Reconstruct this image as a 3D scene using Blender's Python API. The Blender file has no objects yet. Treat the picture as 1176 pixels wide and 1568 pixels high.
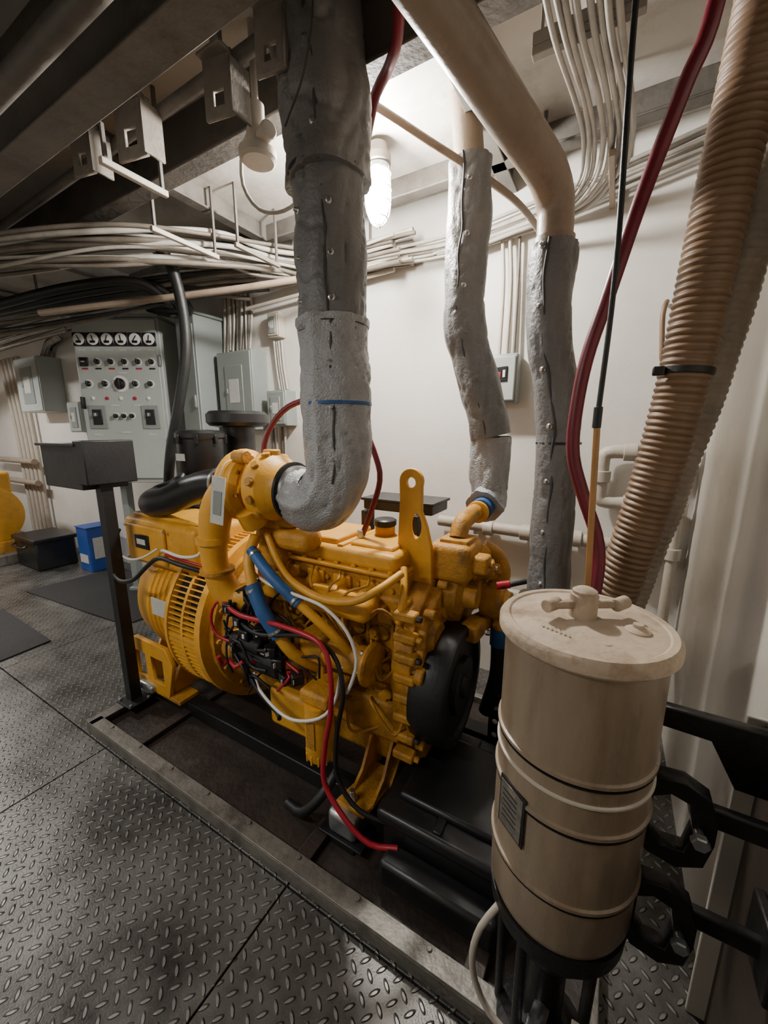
import bpy, math, random
from mathutils import Vector, Matrix, noise
random.seed(7)
V=Vector
# ---------------------------------------------------------------- materials
MATS={}
def mat(name,col,rough=.5,metal=0.,var=.25,scale=6.,bump=.0,bscale=60.,dark=None,dirt=0.,dirtcol=(.06,.04,.025),dscale=2.5,emit=0,stretch=None):
    if name in MATS:return MATS[name]
    m=bpy.data.materials.new(name);m.use_nodes=True;nt=m.node_tree;N=nt.nodes;K=nt.links
    b=N['Principled BSDF'];tc=N.new('ShaderNodeTexCoord');src=tc.outputs['Object']
    if stretch:
        mp=N.new('ShaderNodeMapping');mp.inputs['Scale'].default_value=stretch;K.new(src,mp.inputs[0]);src=mp.outputs[0]
    n=N.new('ShaderNodeTexNoise');n.inputs['Scale'].default_value=scale;n.inputs['Detail'].default_value=6;n.inputs['Roughness'].default_value=.62;K.new(src,n.inputs['Vector'])
    r=N.new('ShaderNodeValToRGB');r.color_ramp.elements[0].position=.32;r.color_ramp.elements[1].position=.68
    d=dark or tuple(c*(1-var) for c in col)
    r.color_ramp.elements[0].color=(*d,1);r.color_ramp.elements[1].color=(*col,1);K.new(n.outputs['Fac'],r.inputs['Fac'])
    out=r.outputs['Color']
    if dirt>0:
        n2=N.new('ShaderNodeTexNoise');n2.inputs['Scale'].default_value=dscale;n2.inputs['Detail'].default_value=8;n2.inputs['Roughness'].default_value=.7;K.new(src,n2.inputs['Vector'])
        r2=N.new('ShaderNodeValToRGB');r2.color_ramp.elements[0].position=.5;r2.color_ramp.elements[1].position=.72
        r2.color_ramp.elements[0].color=(0,0,0,1);r2.color_ramp.elements[1].color=(dirt,dirt,dirt,1);K.new(n2.outputs['Fac'],r2.inputs['Fac'])
        mx=N.new('ShaderNodeMixRGB');mx.inputs[2].default_value=(*dirtcol,1);K.new(r2.outputs[0],mx.inputs[0]);K.new(out,mx.inputs[1]);out=mx.outputs[0]
    K.new(out,b.inputs['Base Color'])
    b.inputs['Metallic'].default_value=metal
    mr=N.new('ShaderNodeMapRange');mr.inputs['To Min'].default_value=max(.03,rough-.1);mr.inputs['To Max'].default_value=min(1,rough+.12);K.new(n.outputs['Fac'],mr.inputs[0]);K.new(mr.outputs[0],b.inputs['Roughness'])
    if bump>0:
        n3=N.new('ShaderNodeTexNoise');n3.inputs['Scale'].default_value=bscale;n3.inputs['Detail'].default_value=4;K.new(tc.outputs['Object'],n3.inputs['Vector'])
        bp=N.new('ShaderNodeBump');bp.inputs['Strength'].default_value=bump;bp.inputs['Distance'].default_value=.01;K.new(n3.outputs['Fac'],bp.inputs['Height']);K.new(bp.outputs[0],b.inputs['Normal'])
    if emit>0:
        b.inputs['Emission Color'].default_value=(1,.96,.88,1);b.inputs['Emission Strength'].default_value=emit
    MATS[name]=m;return m
YEL=mat('engine_yellow_paint',(.74,.365,.035),.46,0,.18,9,.12,90,dirt=.4,dirtcol=(.24,.12,.025),dscale=6)
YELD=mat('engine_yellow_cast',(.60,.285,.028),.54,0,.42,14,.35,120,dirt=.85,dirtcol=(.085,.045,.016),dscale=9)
BLK=mat('black_paint',(.009,.009,.010),.45,0,.3,8,.1,60)
RUB=mat('black_rubber',(.010,.010,.010),.5,0,.3,12,.1,80)
PLA=mat('black_plastic',(.012,.012,.013),.36,0,.3,10,.05,60)
LAG=mat('lagging_grey_cloth',(.20,.197,.193),.46,.12,.2,5,.35,90,dirt=.4,dirtcol=(.10,.085,.07),dscale=3)
LAGS=mat('lagging_silver_cloth',(.42,.43,.44),.4,.3,.2,9,.7,150,dirt=.3,dirtcol=(.22,.21,.195),dscale=6)
SEAM=mat('lagging_seam',(.07,.068,.066),.6,.2,.2,20)
STUD=mat('steel_stud',(.55,.54,.52),.3,.9,.2,20)
GALV=mat('galvanised_steel',(.5,.52,.53),.35,.85,.25,18,.2,70)
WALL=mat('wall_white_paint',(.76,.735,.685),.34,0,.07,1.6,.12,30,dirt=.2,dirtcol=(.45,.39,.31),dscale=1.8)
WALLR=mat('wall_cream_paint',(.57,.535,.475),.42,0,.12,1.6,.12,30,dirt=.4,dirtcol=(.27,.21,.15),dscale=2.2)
SHADE=mat('wall_shade_dark_brown',(.055,.040,.030),.5,0,.3,3,.15,40,dirt=.6,dirtcol=(.02,.015,.012),dscale=3)  # shade on the lower right wall, put into a dark colour
CEIL=mat('ceiling_paint',(.52,.485,.435),.42,0,.2,2.2,.15,25,dirt=.65,dirtcol=(.11,.085,.06),dscale=1.7)
BEAM=mat('beam_grimy_paint',(.15,.135,.117),.5,0,.4,4,.2,40,dirt=.8,dirtcol=(.03,.024,.018),dscale=3)
HANG=mat('hanger_paint',(.24,.21,.175),.5,0,.3,6,.2,50,dirt=.6,dirtcol=(.06,.045,.03),dscale=8)
BEIP=mat('pipe_beige_paint',(.35,.27,.20),.38,0,.25,5,.12,50,dirt=.75,dirtcol=(.12,.07,.045),dscale=5)
WHP=mat('pipe_cream_paint',(.52,.47,.395),.45,0,.18,7,.15,50,dirt=.4,dirtcol=(.22,.15,.09),dscale=7)
WIRE=mat('cable_white_paint',(.47,.44,.39),.5,0,.25,8,dirt=.5,dirtcol=(.14,.115,.09),dscale=6)
WIREB=mat('cable_brown_paint',(.17,.145,.115),.5,0,.35,8,dirt=.5,dscale=6)
CAN=mat('canister_beige_paint',(.285,.218,.15),.28,0,.25,4,.08,40,dirt=.8,dirtcol=(.145,.095,.055),dscale=2.6,stretch=(3.5,3.5,.6))
LID=mat('lid_dusty_paint',(.46,.36,.26),.68,0,.3,7,.3,60,dirt=.95,dirtcol=(.17,.095,.045),dscale=9)
HOSE=mat('hose_tan',(.215,.128,.068),.5,0,.3,6,dirt=.7,dirtcol=(.09,.052,.027),dscale=6)
HOSEP=mat('paint_overspray_cream',(.42,.35,.275),.55,0,.4,7,.3,60,dirt=.7,dirtcol=(.14,.09,.055),dscale=4)
RED=mat('red_hose_rubber',(.16,.008,.020),.36,0,.3,9)
REDW=mat('red_wire',(.42,.012,.03),.35,0,.2,9)
WHW=mat('white_wire',(.75,.73,.68),.4,0,.1,9)
BLU=mat('blue_silicone',(.025,.12,.34),.5,0,.35,14,dirt=.3,dscale=20)
PANEL=mat('panel_grey_paint',(.42,.45,.43),.4,0,.1,3,.04,40)
PANELD=mat('panel_dark_grey',(.25,.28,.265),.42,0,.12,3,.04,40)
DIAL=mat('dial_white',(.75,.75,.72),.35,0,.05,5)
CHR=mat('dial_bezel',(.03,.03,.034),.25,.3,.2,9)
RUST=mat('skid_pan_rusty',(.050,.036,.028),.5,.2,.45,5,.3,40,dirt=.85,dirtcol=(.008,.007,.006),dscale=2.2)
SKE=mat('skid_edge_worn',(.24,.225,.195),.45,.35,.4,8,.25,50,dirt=.8,dirtcol=(.045,.034,.025),dscale=6)
DARKM=mat('dark_oily_metal',(.028,.026,.025),.4,.5,.4,9,.2,50)
MATR=mat('floor_mat_rubber',(.018,.017,.017),.75,0,.2,20,.3,200)
LABEL=mat('label_paper',(.58,.58,.54),.5,0,.15,40)
NAME=mat('nameplate',(.20,.185,.155),.35,.2,.4,60)
AMB=mat('amber_rod',(.38,.20,.07),.4,.3,.2,10)
BULB=mat('lamp_glass_lit',(1,.97,.9),.3,0,.02,5,emit=200)
LENS=mat('tube_diffuser_lit',(1,.98,.92),.4,0,.02,5,emit=5)
BLUEC=mat('blue_carton',(.02,.08,.35),.45,0,.15,10)
def tread():
    m=bpy.data.materials.new('tread_plate_steel');m.use_nodes=True;nt=m.node_tree;N=nt.nodes;K=nt.links;b=N['Principled BSDF']
    tc=N.new('ShaderNodeTexCoord');mp=N.new('ShaderNodeMapping');mp.inputs['Scale'].default_value=(26,26,1);mp.inputs['Rotation'].default_value=(0,0,math.radians(38));K.new(tc.outputs['Object'],mp.inputs[0])
    sx=N.new('ShaderNodeSeparateXYZ');K.new(mp.outputs[0],sx.inputs[0])
    def M(op,a,b_=None,c=None):
        n=N.new('ShaderNodeMath');n.operation=op
        for i,x in enumerate((a,b_,c)):
            if x is None:continue
            if isinstance(x,(int,float)):n.inputs[i].default_value=x
            else:K.new(x,n.inputs[i])
        return n.outputs[0]
    fx=M('FLOOR',sx.outputs[0]);fy=M('FLOOR',sx.outputs[1])
    par=M('ABSOLUTE',M('MODULO',M('ADD',fx,fy),2))
    lx=M('SUBTRACT',M('FRACT',sx.outputs[0]),.5);ly=M('SUBTRACT',M('FRACT',sx.outputs[1]),.5)
    inv=M('SUBTRACT',1,par)
    A=M('ADD',M('MULTIPLY',lx,par),M('MULTIPLY',ly,inv));B=M('ADD',M('MULTIPLY',ly,par),M('MULTIPLY',lx,inv))
    d=M('ADD',M('POWER',M('ABSOLUTE',M('DIVIDE',A,.46)),2),M('POWER',M('ABSOLUTE',M('DIVIDE',B,.17)),2))
    mr=N.new('ShaderNodeMapRange');mr.interpolation_type='SMOOTHSTEP';mr.inputs['From Min'].default_value=1.15;mr.inputs['From Max'].default_value=.25;K.new(d,mr.inputs[0]);h=mr.outputs[0]
    n=N.new('ShaderNodeTexNoise');n.inputs['Scale'].default_value=2.4;n.inputs['Detail'].default_value=9;n.inputs['Roughness'].default_value=.68;K.new(tc.outputs['Object'],n.inputs['Vector'])
    r=N.new('ShaderNodeValToRGB');r.color_ramp.elements[0].position=.35;r.color_ramp.elements[0].color=(.032,.029,.025,1);r.color_ramp.elements[1].position=.7;r.color_ramp.elements[1].color=(.19,.185,.17,1);K.new(n.outputs['Fac'],r.inputs[0])
    mx=N.new('ShaderNodeMixRGB');mx.inputs[2].default_value=(.36,.35,.33,1);K.new(M('MULTIPLY',h,.45),mx.inputs[0]);K.new(r.outputs[0],mx.inputs[1]);K.new(mx.outputs[0],b.inputs['Base Color'])
    b.inputs['Metallic'].default_value=.5
    rr=N.new('ShaderNodeMapRange');rr.inputs['To Min'].default_value=.26;rr.inputs['To Max'].default_value=.5;K.new(n.outputs['Fac'],rr.inputs[0]);K.new(rr.outputs[0],b.inputs['Roughness'])
    n4=N.new('ShaderNodeTexNoise');n4.inputs['Scale'].default_value=160;K.new(tc.outputs['Object'],n4.inputs['Vector'])
    bp=N.new('ShaderNodeBump');bp.inputs['Strength'].default_value=1.0;bp.inputs['Distance'].default_value=.007;K.new(M('ADD',h,M('MULTIPLY',n4.outputs['Fac'],.10)),bp.inputs['Height']);K.new(bp.outputs[0],b.inputs['Normal'])
    return m
TREAD=tread()
# ---------------------------------------------------------------- geometry helpers
COL=bpy.context.scene.collection
def link(o):COL.objects.link(o)
def basis(ax):
    ax=V(ax).normalized();up=V((0,0,1)) if abs(ax.z)<.9 else V((1,0,0))
    x=up.cross(ax).normalized();y=ax.cross(x).normalized();return x,y,ax
class G:
    def __init__(s,name,loc=(0,0,0)):
        s.e=bpy.data.objects.new(name,None);s.e.empty_display_size=.1;s.e.location=loc;link(s.e);s.loc=V(loc)
    def mesh(s,name,vs,fs,m,bevel=0,smooth=True,seg=2,ang=35):
        me=bpy.data.meshes.new(name);me.from_pydata([tuple(V(v)-s.loc) for v in vs],[],fs);me.update()
        if smooth:
            for p in me.polygons:p.use_smooth=True
            me.set_sharp_from_angle(angle=math.radians(ang))
        me.materials.append(m);o=bpy.data.objects.new(name,me);o.parent=s.e;link(o)
        if bevel>0:
            b=o.modifiers.new('bevel','BEVEL');b.width=bevel;b.segments=seg;b.limit_method='ANGLE';b.angle_limit=math.radians(40)
        return o
    def box(s,name,c,size,m,bevel=.004,rz=0,R=None,seg=2):
        c=V(c);h=[x/2 for x in size];R=R or Matrix.Rotation(rz,3,'Z')
        vs=[c+R@V((i*h[0],j*h[1],k*h[2])) for i in(-1,1) for j in(-1,1) for k in(-1,1)]
        fs=[(0,1,3,2),(4,6,7,5),(0,4,5,1),(2,3,7,6),(0,2,6,4),(1,5,7,3)]
        return s.mesh(name,vs,fs,m,bevel,seg=seg)
    def bb(s,name,a,b,m,bevel=.004,seg=2):
        return s.box(name,[(a[i]+b[i])/2 for i in range(3)],[abs(b[i]-a[i]) for i in range(3)],m,bevel,seg=seg)
    def lathe(s,name,o,ax,prof,m,seg=32,cap=True,ang=35):
        x,y,z=basis(ax);o=V(o);vs=[];fs=[]
        for h,r in prof:
            for i in range(seg):
                a=2*math.pi*i/seg;vs.append(o+z*h+(x*math.cos(a)+y*math.sin(a))*r)
        for j in range(len(prof)-1):
            for i in range(seg):
                k=(i+1)%seg;fs.append((j*seg+i,j*seg+k,(j+1)*seg+k,(j+1)*seg+i))
        if cap:
            fs.append(tuple(range(seg))[::-1]);fs.append(tuple(range((len(prof)-1)*seg,len(prof)*seg)))
        return s.mesh(name,vs,fs,m,ang=ang)
    def cyl(s,name,p0,p1,r,m,r1=None,seg=24,bv=None):
        p0=V(p0);p1=V(p1);L=(p1-p0).length;r1=r if r1 is None else r1
        b=min(r,r1)*.12 if bv is None else bv;b=min(b,L*.3)
        return s.lathe(name,p0,p1-p0,[(0,max(r-b,1e-4)),(b,r),(L-b,r1),(L,max(r1-b,1e-4))],m,seg)
    def hexb(s,name,p0,ax,r,h,m=None):
        return s.lathe(name,p0,ax,[(0,r),(h*.8,r),(h,r*.85)],m or STUD,6)
    def tube(s,name,pts,r,m,seg=10,sp=.03,raw=False,closed=False,disp=None,cap=True):
        P=pts if raw else smoothpath(pts,sp,closed);P=[V(p) for p in P];n=len(P);vs=[];fs=[]
        T=[]
        for i in range(n):
            if closed:t=P[(i+1)%n]-P[i-1]
            else:t=P[min(i+1,n-1)]-P[max(i-1,0)]
            T.append(t.normalized())
        x,y,_=basis(T[0]);L=0
        for i in range(n):
            if i:
                L+=(P[i]-P[i-1]).length
            x=(x-T[i]*x.dot(T[i])).normalized();y=T[i].cross(x)
            for k in range(seg):
                a=2*math.pi*k/seg;rr=r(L,a,i/(n-1)) if callable(r) else r
                vs.append(P[i]+(x*math.cos(a)+y*math.sin(a))*rr)
        for i in range(n if closed else n-1):
            for k in range(seg):
                a=i*seg;b=((i+1)%n)*seg;k2=(k+1)%seg;fs.append((a+k,a+k2,b+k2,b+k))
        if cap and not closed:fs.append(tuple(range(seg))[::-1]);fs.append(tuple(range((n-1)*seg,n*seg)))
        return s.mesh(name,vs,fs,m,ang=60)
    def plate(s,name,o,u,v,outline,th,m,holes=(),bevel=0):
        """flat plate cut from an outline with optional holes; u,v in-plane axes"""
        cu=bpy.data.curves.new(name,'CURVE');cu.dimensions='2D';cu.fill_mode='BOTH';cu.extrude=th/2;cu.bevel_depth=bevel;cu.bevel_resolution=1
        for lp in [outline]+list(holes):
            sp=cu.splines.new('POLY');sp.points.add(len(lp)-1)
            for i,q in enumerate(lp):sp.points[i].co=(q[0],q[1],0,1)
            sp.use_cyclic_u=True
        ob=bpy.data.objects.new('tmp',cu);link(ob);bpy.context.view_layer.update()
        me=bpy.data.meshes.new_from_object(ob);bpy.data.objects.remove(ob)
        u=V(u).normalized();v=V(v).normalized();w=u.cross(v);Mx=Matrix((u,v,w)).transposed().to_4x4();Mx.translation=V(o)-s.loc;me.transform(Mx)
        me.materials.clear();me.materials.append(m);me.name=name
        q=bpy.data.objects.new(name,me);q.parent=s.e;link(q);return q
def circ(cx,cy,r,n=20):return [(cx+r*math.cos(2*math.pi*i/n),cy+r*math.sin(2*math.pi*i/n)) for i in range(n)]
def rect(a,b,c,d):return [(a,b),(c,b),(c,d),(a,d)]
def smoothpath(pts,sp=.03,closed=False):
    P=[V(p) for p in pts];n=len(P)
    if n==2:
        k=max(1,int((P[1]-P[0]).length/sp));return [P[0].lerp(P[1],i/k) for i in range(k+1)]
    out=[]
    rng=range(n if closed else n-1)
    for i in rng:
        if closed:a,b,c,d=P[i-1],P[i],P[(i+1)%n],P[(i+2)%n]
        else:
            b,c=P[i],P[i+1];a=P[i-1] if i else b*2-c;d=P[i+2] if i+2<n else c*2-b
        k=max(2,int((c-b).length/sp))
        for j in range(k):
            t=j/k;out.append(.5*((2*b)+(c-a)*t+(2*a-5*b+4*c-d)*t*t+(3*b-a-3*c+d)*t**3))
    if not closed:out.append(P[-1])
    return out
# ---------------------------------------------------------------- camera
cam=bpy.data.cameras.new('camera');cam.sensor_fit='VERTICAL';cam.sensor_height=36;cam.lens=600/1568*36;cam.clip_start=.02
co=bpy.data.objects.new('camera',cam);link(co);co.location=(0,0,1.6);co.rotation_euler=(math.radians(78.5),0,math.radians(30));bpy.context.scene.camera=co
# ---------------------------------------------------------------- room
SL,SR,TF,TB,ZC=-8.6,.38,-1.8,2.45,2.98
g=G('floor')
xs=[-9.0,-7.6,-6.1,-4.7,-3.5,-2.12,-.86,.5];ys=[-1.9,-.55,.79,2.5]
for i in range(len(xs)-1):
    for j in range(len(ys)-1):
        g.bb('deck_plate',(xs[i]+.003,ys[j]+.003,-.02),(xs[i+1]-.003,ys[j+1]-.003,0),TREAD,.002)
g.bb('underfloor',(-9,-1.9,-.06),(.5,2.5,-.022),DARKM,0)
g=G('wall_back');g.bb('plating',(SL-.1,TB,0),(SR+.1,TB+.08,ZC+.1),WALL,0)
g=G('wall_right');g.bb('plating',(SR,TF,0),(SR+.08,TB,ZC+.1),WALLR,0);g.bb('shade_panel',(SR-.004,TF,0),(SR,1.12,.93),SHADE,0)  # thin dark panel added to stand for shade low on this wall
g=G('trim_1');g.bb('frame_flange',(SR-.045,1.12,0),(SR,1.132,.95),WALLR,.003);g.bb('shade_panel_edge',(SR-.012,TF,.93),(SR,1.12,.945),SHADE,.002)  # dark strip is the top edge of the added shade panel
g=G('wall_left');g.bb('plating',(SL-.08,TF,0),(SL,TB,ZC+.1),WALL,0)
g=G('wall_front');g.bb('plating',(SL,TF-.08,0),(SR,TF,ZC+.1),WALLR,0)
g=G('ceiling');g.bb('deck_head',(SL-.1,TF-.1,ZC),(SR+.1,TB+.1,ZC+.08),CEIL,0)
for t,z,w in((-.9,2.7,.1),(-.1,2.72,.1),(.8,2.62,.11),(1.32,2.76,.09),(2.2,2.88,.07)):
    g=G('deck_beam',(-4,t,z));g.bb('beam_web',(SL,t-.006,z),(SR,t+.006,ZC),BEAM,.002);g.bb('beam_flange',(SL,t-w/2,z-.012),(SR,t+w/2,z),BEAM,.003)
for x in(-7,-5.4,-3.9,-2.2,-.62):
    g=G('deck_beam',(x,.3,2.88));g.bb('beam_web',(x-.006,TF,2.88),(x+.006,TB,ZC),BEAM,.002);g.bb('beam_flange',(x-.035,TF,2.868),(x+.035,TB,2.88),BEAM,.003)
# ---------------------------------------------------------------- skid
g=G('generator_skid',(-1.2,1.4,0))
g.bb('drip_pan',(-2.3,.84,.004),(.1,2.1,.02),RUST,.002)
g.bb('edge_near',(-2.3,.80,.0),(.12,.83,.06),SKE,.004);g.bb('edge_near_lip',(-2.3,.80,.06),(.12,.862,.068),SKE,.002)
g.bb('edge_left',(-2.33,.80,0),(-2.3,2.1,.06),SKE,.004);g.bb('edge_left_lip',(-2.33,.8,.06),(-2.265,2.1,.068),SKE,.002)
g.bb('edge_far',(-2.3,2.06,0),(.12,2.1,.06),SKE,.004);g.bb('edge_right',(.09,.84,0),(.12,2.06,.06),SKE,.004)
for t in(1.18,1.78):g.bb('rail',(-2.3,t-.04,.02),(.05,t+.04,.1),BLK,.005)
for x in(-1.95,-.85,-.2):g.bb('cross',(x-.03,.84,.02),(x+.03,2.06,.05),RUST,.004)
for i in range(9):g.hexb('bolt',(-2.15+i*.26,.846,.068),(0,0,1),.009,.006,SKE)
# ---------------------------------------------------------------- generator + engine
g=G('diesel_generator_set',(-1.4,1.45,.1))
def ax(x):return (x,1.5,.60)
g.lathe('alternator_barrel',ax(-2.42),(1,0,0),[(0,.18),(.0,.26),(.03,.33),(.06,.345),(.18,.35),(.2,.37),(.52,.37),(.54,.38)],YEL,48)
for i in range(5):
    g.lathe('barrel_rib',ax(-2.2+i*.045),(1,0,0),[(0,.37),(.004,.378),(.012,.378),(.016,.37)],YEL,48,cap=False)
g.lathe('end_cover',ax(-2.46),(1,0,0),[(0,.12),(.02,.17),(.05,.18)],YELD,32)
g.lathe('grille_inner',ax(-1.865),(1,0,0),[(0,.435),(.235,.435)],DARKM,64)
g.lathe('grille_rim_rear',ax(-1.90),(1,0,0),[(0,.40),(.004,.465),(.035,.47),(.04,.435)],YEL,64)
g.lathe('grille_rim_front',ax(-1.65),(1,0,0),[(0,.435),(.004,.47),(.045,.47),(.05,.42)],YEL,64)
g.lathe('grille_mid_ring',ax(-1.765),(1,0,0),[(0,.43),(.002,.464),(.02,.464),(.022,.43)],YEL,64)
for i in range(104):
    a=2*math.pi*i/104
    w=.022 if i%13 in(0,1) else .007
    R=Matrix.Rotation(a,3,'X');cc=V(ax(-1.76))+R@V((0,0,.452))
    g.box('grille_bar',cc,(.23,w,.022),YEL,0,R=R)
g.lathe('flywheel_housing',ax(-1.60),(1,0,0),[(0,.42),(.03,.42),(.035,.38),(.10,.34),(.16,.30),(.2,.30)],YELD,48)
for i in range(16):
    a=2*math.pi*i/16;g.hexb('housing_bolt',(-1.57,1.5+.395*math.cos(a),.6+.395*math.sin(a)),(1,0,0),.014,.014,YELD)
for i in range(10):
    a=math.pi*.75+i*.16;R=Matrix.Rotation(a,3,'X');g.box('housing_rib',V(ax(-1.52))+R@V((0,0,.34)),(.14,.014,.05),YELD,.003,R=R)
g.bb('terminal_box',(-2.42,1.16,.86),(-1.74,1.84,1.13),YEL,.035,seg=4)
g.bb('terminal_box_lid',(-2.38,1.2,1.125),(-1.78,1.8,1.15),YEL,.012,seg=3)
g.bb('side_cover',(-2.36,1.14,.89),(-2.0,1.165,1.1),YEL,.012);g.bb('badge',(-2.26,1.132,.97),(-2.13,1.142,1.05),PLA,.004);g.bb('badge_print',(-2.235,1.1295,.995),(-2.155,1.1325,1.025),LABEL,.0)
g.bb('rating_plate',(-2.15,1.12,.60),(-2.0,1.128,.70),LABEL,.001)
for x in(-2.36,-1.99):
    for z in(.9,1.09):g.hexb('cover_bolt',(x+.01,1.14,z),(0,-1,0),.008,.008)
g.box('alternator_nose',(-1.78,1.2,1.0),(.10,.12,.26),YEL,.03,seg=3)
for x in(-2.3,-2.06):
    for t,sgn in((1.2,1),(1.78,-1)):
        g.plate('foot_gusset',(x,t,.12),(0,sgn,0),(0,0,1),[(-.06,0),(.16,0),(.2,.26),(.04,.26),(-.06,.05)],.02,YEL,[circ(.06,.1,.035)])
g.bb('foot_rail_near',(-2.4,1.1,.1),(-1.95,1.22,.125),YELD,.004);g.bb('foot_rail_far',(-2.4,1.74,.1),(-1.95,1.86,.125),YELD,.004)
g.plate('foot_side_frame',(-2.4,1.11,.12),(1,0,0),(0,0,1),[(0,0),(.36,0),(.42,.22),(.36,.30),(.06,.30),(0,.2)],.02,YEL,[rect(.05,.06,.16,.22),rect(.21,.06,.33,.22)],.003)
g.bb('engine_block',(-1.46,1.27,.36),(-.62,1.64,.96),YELD,.02,seg=3)
g.bb('block_skirt',(-1.44,1.22,.36),(-.64,1.68,.52),YELD,.015)
g.bb('cylinder_head',(-1.38,1.28,.93),(-.66,1.63,1.04),YELD,.008)
g.bb('valve_cover_base',(-1.26,1.25,1.04),(-.66,1.62,1.06),YEL,.008)
g.bb('valve_cover',(-1.24,1.265,1.055),(-.68,1.605,1.13),YEL,.022,seg=4)
g.bb('valve_cover_top_a',(-1.2,1.30,1.12),(-.98,1.58,1.155),YEL,.012,seg=3);g.bb('valve_cover_top_b',(-.93,1.32,1.12),(-.72,1.56,1.145),YEL,.01);g.bb('valve_cover_rib',(-.97,1.28,1.12),(-.94,1.59,1.14),YEL,.006)
g.cyl('oil_filler_neck',(-.86,1.5,1.12),(-.86,1.5,1.19),.045,YELD);g.lathe('oil_filler_cap',(-.86,1.5,1.185),(0,0,1),[(0,.045),(.005,.052),(.028,.052),(.033,.045)],PLA,12)
for i in range(7):
    for t in(1.26,1.61):g.hexb('cover_bolt',(-1.22+i*.087,t,1.058),(0,0,1),.011,.014,YEL)
for i in range(9):g.hexb('head_bolt',(-1.34+i*.08,1.283,.985),(0,-1,0),.012,.014,YELD)
for i in range(7):g.bb('block_rib',(-1.38+i*.115,1.245,.54),(-1.365+i*.115,1.28,.92),YELD,.004)
for i in range(6):g.cyl('core_plug',(-1.31+i*.115,1.275,.80),(-1.31+i*.115,1.258,.80),.03,YELD)
for z in(.56,.68):g.bb('block_web',(-1.4,1.25,z),(-.66,1.28,z+.018),YELD,.004)
g.bb('tappet_cover',(-1.05,1.22,.62),(-.72,1.27,.74),YELD,.015,seg=3)
for i in range(4):g.hexb('cover_bolt',(-1.02+i*.09,1.22,.64),(0,-1,0),.01,.012,YELD)
g.bb('intake_manifold',(-1.3,1.14,.88),(-.74,1.26,.97),YEL,.03,seg=4)
for i in range(4):
    g.cyl('manifold_runner',(-1.22+i*.14,1.2,.93),(-1.22+i*.14,1.32,.98),.04,YEL)
    g.bb('runner_flange',(-1.265+i*.14,1.265,.9),(-1.175+i*.14,1.285,1.01),YEL,.005)
    g.tube('injector_line',[(-1.22+i*.14,1.26,1.03),(-1.2+i*.14,1.22,1.01),(-1.1+i*.08,1.17,.97),(-.9+i*.02,1.15,.84),(-.86+i*.03,1.17,.76)],.006,YELD,8)
g.cyl('injection_pump_body',(-1.0,1.16,.72),(-.72,1.16,.72),.06,YELD);g.bb('injection_pump_head',(-1.04,1.1,.68),(-.92,1.22,.80),YELD,.012)
g.cyl('pump_flange',(-.74,1.16,.72),(-.715,1.16,.72),.085,YELD)
for i in range(6):
    a=i*math.pi/3;g.hexb('pump_bolt',(-.74,1.16+.07*math.cos(a),.72+.07*math.sin(a)),(-1,0,0),.009,.012)
g.cyl('secondary_filter_head',(-1.1,1.14,.73),(-1.1,1.14,.78),.06,YELD);g.cyl('fuel_filter',(-1.1,1.14,.55),(-1.1,1.14,.73),.045,YEL)
g.bb('sump',(-1.28,1.26,.2),(-.66,1.62,.37),YELD,.03,seg=3);g.bb('sump_flange',(-1.3,1.22,.355),(-.64,1.66,.375),YELD,.004)
for i in range(9):g.hexb('sump_bolt',(-1.27+i*.075,1.235,.355),(0,0,-1),.009,.012,YELD)
g.bb('sump_well',(-1.26,1.12,.27),(-1.0,1.3,.46),YEL,.02)
g.lathe('oil_filter',(-.91,1.06,.30),(0,0,1),[(0,.03),(.006,.05),(.02,.058),(.20,.058),(.215,.052),(.22,.058),(.255,.058)],YEL,32)
for i in range(12):
    a=i*math.pi/6;g.box('filter_flute',(-.91+.057*math.cos(a),1.06+.057*math.sin(a),.325),(.008,.008,.04),YEL,.002,rz=a)
g.bb('oil_filter_head',(-.98,1.02,.55),(-.84,1.28,.61),YELD,.015,seg=3);g.bb('filter_label',(-.93,1.0005,.38),(-.89,1.0035,.50),YELD,.001)
g.bb('oil_cooler',(-.99,1.14,.48),(-.95,1.3,.66),YELD,.01)
tc=[(-.10,0),(.24,0),(.34,.1),(.36,.3),(.44,.42),(.42,.62),(.3,.72),(.04,.74),(-.12,.64),(-.16,.45),(-.14,.2)]
g.plate('timing_case',(-.62,1.36,.26),(0,1,0),(0,0,1),tc,.07,YELD,bevel=.006)
g.plate('timing_cover',(-.57,1.36,.28),(0,1,0),(0,0,1),[(x*.9+.01,y*.93) for x,y in tc],.04,YELD,bevel=.01)
n=len(tc)
for i in range(n):
    for k in(0,.5):
        a=V((*tc[i],0));b=V((*tc[(i+1)%n],0));q=a.lerp(b,k);q=(q-V((.12,.36,0)))*.93+V((.12,.36,0))
        g.hexb('case_bolt',(-.585,1.36+q.x,.26+q.y),(1,0,0),.011,.016,YELD)
for t,z,r,h in((1.34,.80,.075,.06),(1.55,.86,.09,.07),(1.36,.55,.10,.05),(1.6,.62,.10,.06),(1.45,.38,.08,.06)):
    g.lathe('gear_boss',(-.58,t,z),(1,0,0),[(0,r*1.15),(.015,r*1.1),(h*.7,r),(h,r*.8)],YELD,28)
    for k in range(5):
        a=k*1.257+.3;g.hexb('boss_bolt',(-.575,t+r*1.2*math.cos(a),z+r*1.2*math.sin(a)),(1,0,0),.01,.016,YELD)
g.lathe('water_pump',(-.56,1.5,.93),(1,0,0),[(0,.09),(.03,.1),(.07,.085),(.09,.05),(.14,.045)],YELD,28)
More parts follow.
